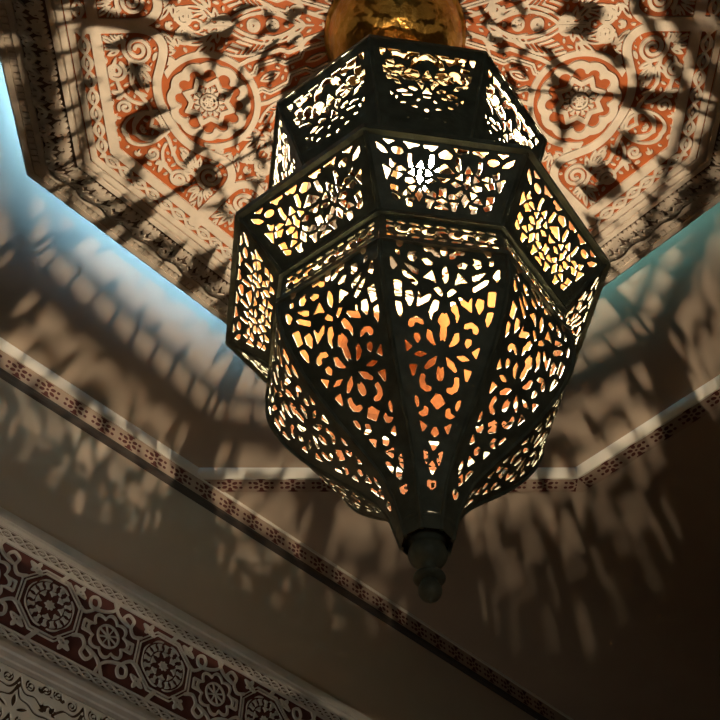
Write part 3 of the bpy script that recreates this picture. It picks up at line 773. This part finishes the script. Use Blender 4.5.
# bottom finial
mb = MB()
prof = [(.108, 2.645), (.118, 2.655), (.112, 2.668), (.085, 2.668), (.072, 2.672), (.060, 2.675)]
mb.lathe([(.02, 2.72), (.112, 2.70), (.120, 2.685), (.118, 2.672), (.080, 2.665), (.066, 2.655), (.062, 2.648), (.066, 2.640), (.074, 2.635)] +
         [(.077*math.sin(q), 2.572+.062*math.cos(q)) for q in np.linspace(.75, PI-.45, 12)] + [(.028, 2.505), (.024, 2.490), (.030, 2.475)], 32)
fin = lpart('finial', mb, sm=True)
mb = MB(); mb.lathe([(.026, 2.482), (.050, 2.472), (.060, 2.464), (.062, 2.455), (.056, 2.446), (.040, 2.440)], 32)
lpart('finial_disc', mb, sm=True, parent=fin)
mb = MB(); mb.lathe([(.026, 2.446), (.034, 2.436)] + [(.045*math.sin(q), 2.398+.045*math.cos(q)) for q in np.linspace(.9, PI-.3, 10)] + [(.010, 2.350), (.007, 2.345), (.001, 2.342)], 32)
lpart('finial_ball', mb, sm=True, parent=fin)
# cap and hanging rod
mb = MB(); mb.lathe([(.375, 6.31), (.38, 6.33), (.30, 6.41), (.20, 6.47), (.12, 6.56), (.07, 6.60), (.05, 6.66), (.09, 6.70), (.09, 6.74), (.03, 6.78), (.022, 6.80)], 32)
lpart('top_cap', mb, sm=True)
mb = MB(); mb.lathe([(.35, 6.285), (.35, 6.30)], 32); lpart('added_reflector', mb, MAT['reflector_cream'])  # pale disc added under the cap to brighten what shows through the holes
mb = MB(); mb.tube([(0, 0, 6.75), (0, 0, 7.515)], .022, 12); lpart('hanging_rod', mb)
# lamp inside: stem down the axis, curved arm, socket, upright tubular bulb with a long filament
c_, s_ = math.cos(-PHI), math.sin(-PHI)
bx, by, bz = BULB[0]*c_-BULB[1]*s_, BULB[0]*s_+BULB[1]*c_, BULB[2]
b0, b1 = bz-BULB_LEN/2, bz+BULB_LEN/2
bl = math.hypot(bx, by); ox_, oy_ = bx/bl, by/bl           # the bulb points outwards from the central stem
mb = MB(); mb.tube([Vector(q) for q in spline([(0, 0, 6.29), (0, 0, 5.4), (0, 0, 4.98), (ox_*.03, oy_*.03, bz+.05), (ox_*.12, oy_*.12, bz), (ox_*(bl-.20), oy_*(bl-.20), bz)], 5)], .012, 8)
lpart('lamp_arm', mb, MAT['patina'])
def outward(prof, n=24):                                    # lathe about the horizontal axis through the bulb
    q = MB(); q.lathe(prof, n); m2 = MB()
    m2.add([(ox_*(bl+z) - oy_*x, oy_*(bl+z) + ox_*x, bz+y) for x, y, z in q.V], q.F); return m2
lpart('socket', outward([(.016, -.22), (.030, -.21), (.034, -.12), (.030, -.105)]), MAT['ceramic'], sm=True)
bulb = lpart('bulb', outward([(.028, -.105), (.034, -.075)] + [(.072*math.sin(q), -.072*math.cos(q)) for q in np.linspace(.62, PI-.02, 14)]), MAT['bulb'], sm=True); bulb['label'] = 'glowing bulb'
mb = MB(); mb.tube([(bx, by, b0), (bx, by, b1)], .0045, 8)
lpart('filament', mb, MAT['filament'], parent=bulb)

# turn the whole place so that the long wall runs along an axis
TURN = Matrix.Rotation(-PI/4, 4, 'Z')
for o in list(SC.objects):
    if o.parent is not None: continue
    if o.type == 'MESH': 
        o.data.transform(TURN)
        for ch in o.children:
            if ch.type == 'MESH': ch.data.transform(TURN)
    elif o is cam: o.matrix_world = TURN @ M
    else:
        o.location = TURN @ o.location
        e = TURN.to_3x3() @ o.rotation_euler.to_matrix(); o.rotation_euler = e.to_euler()
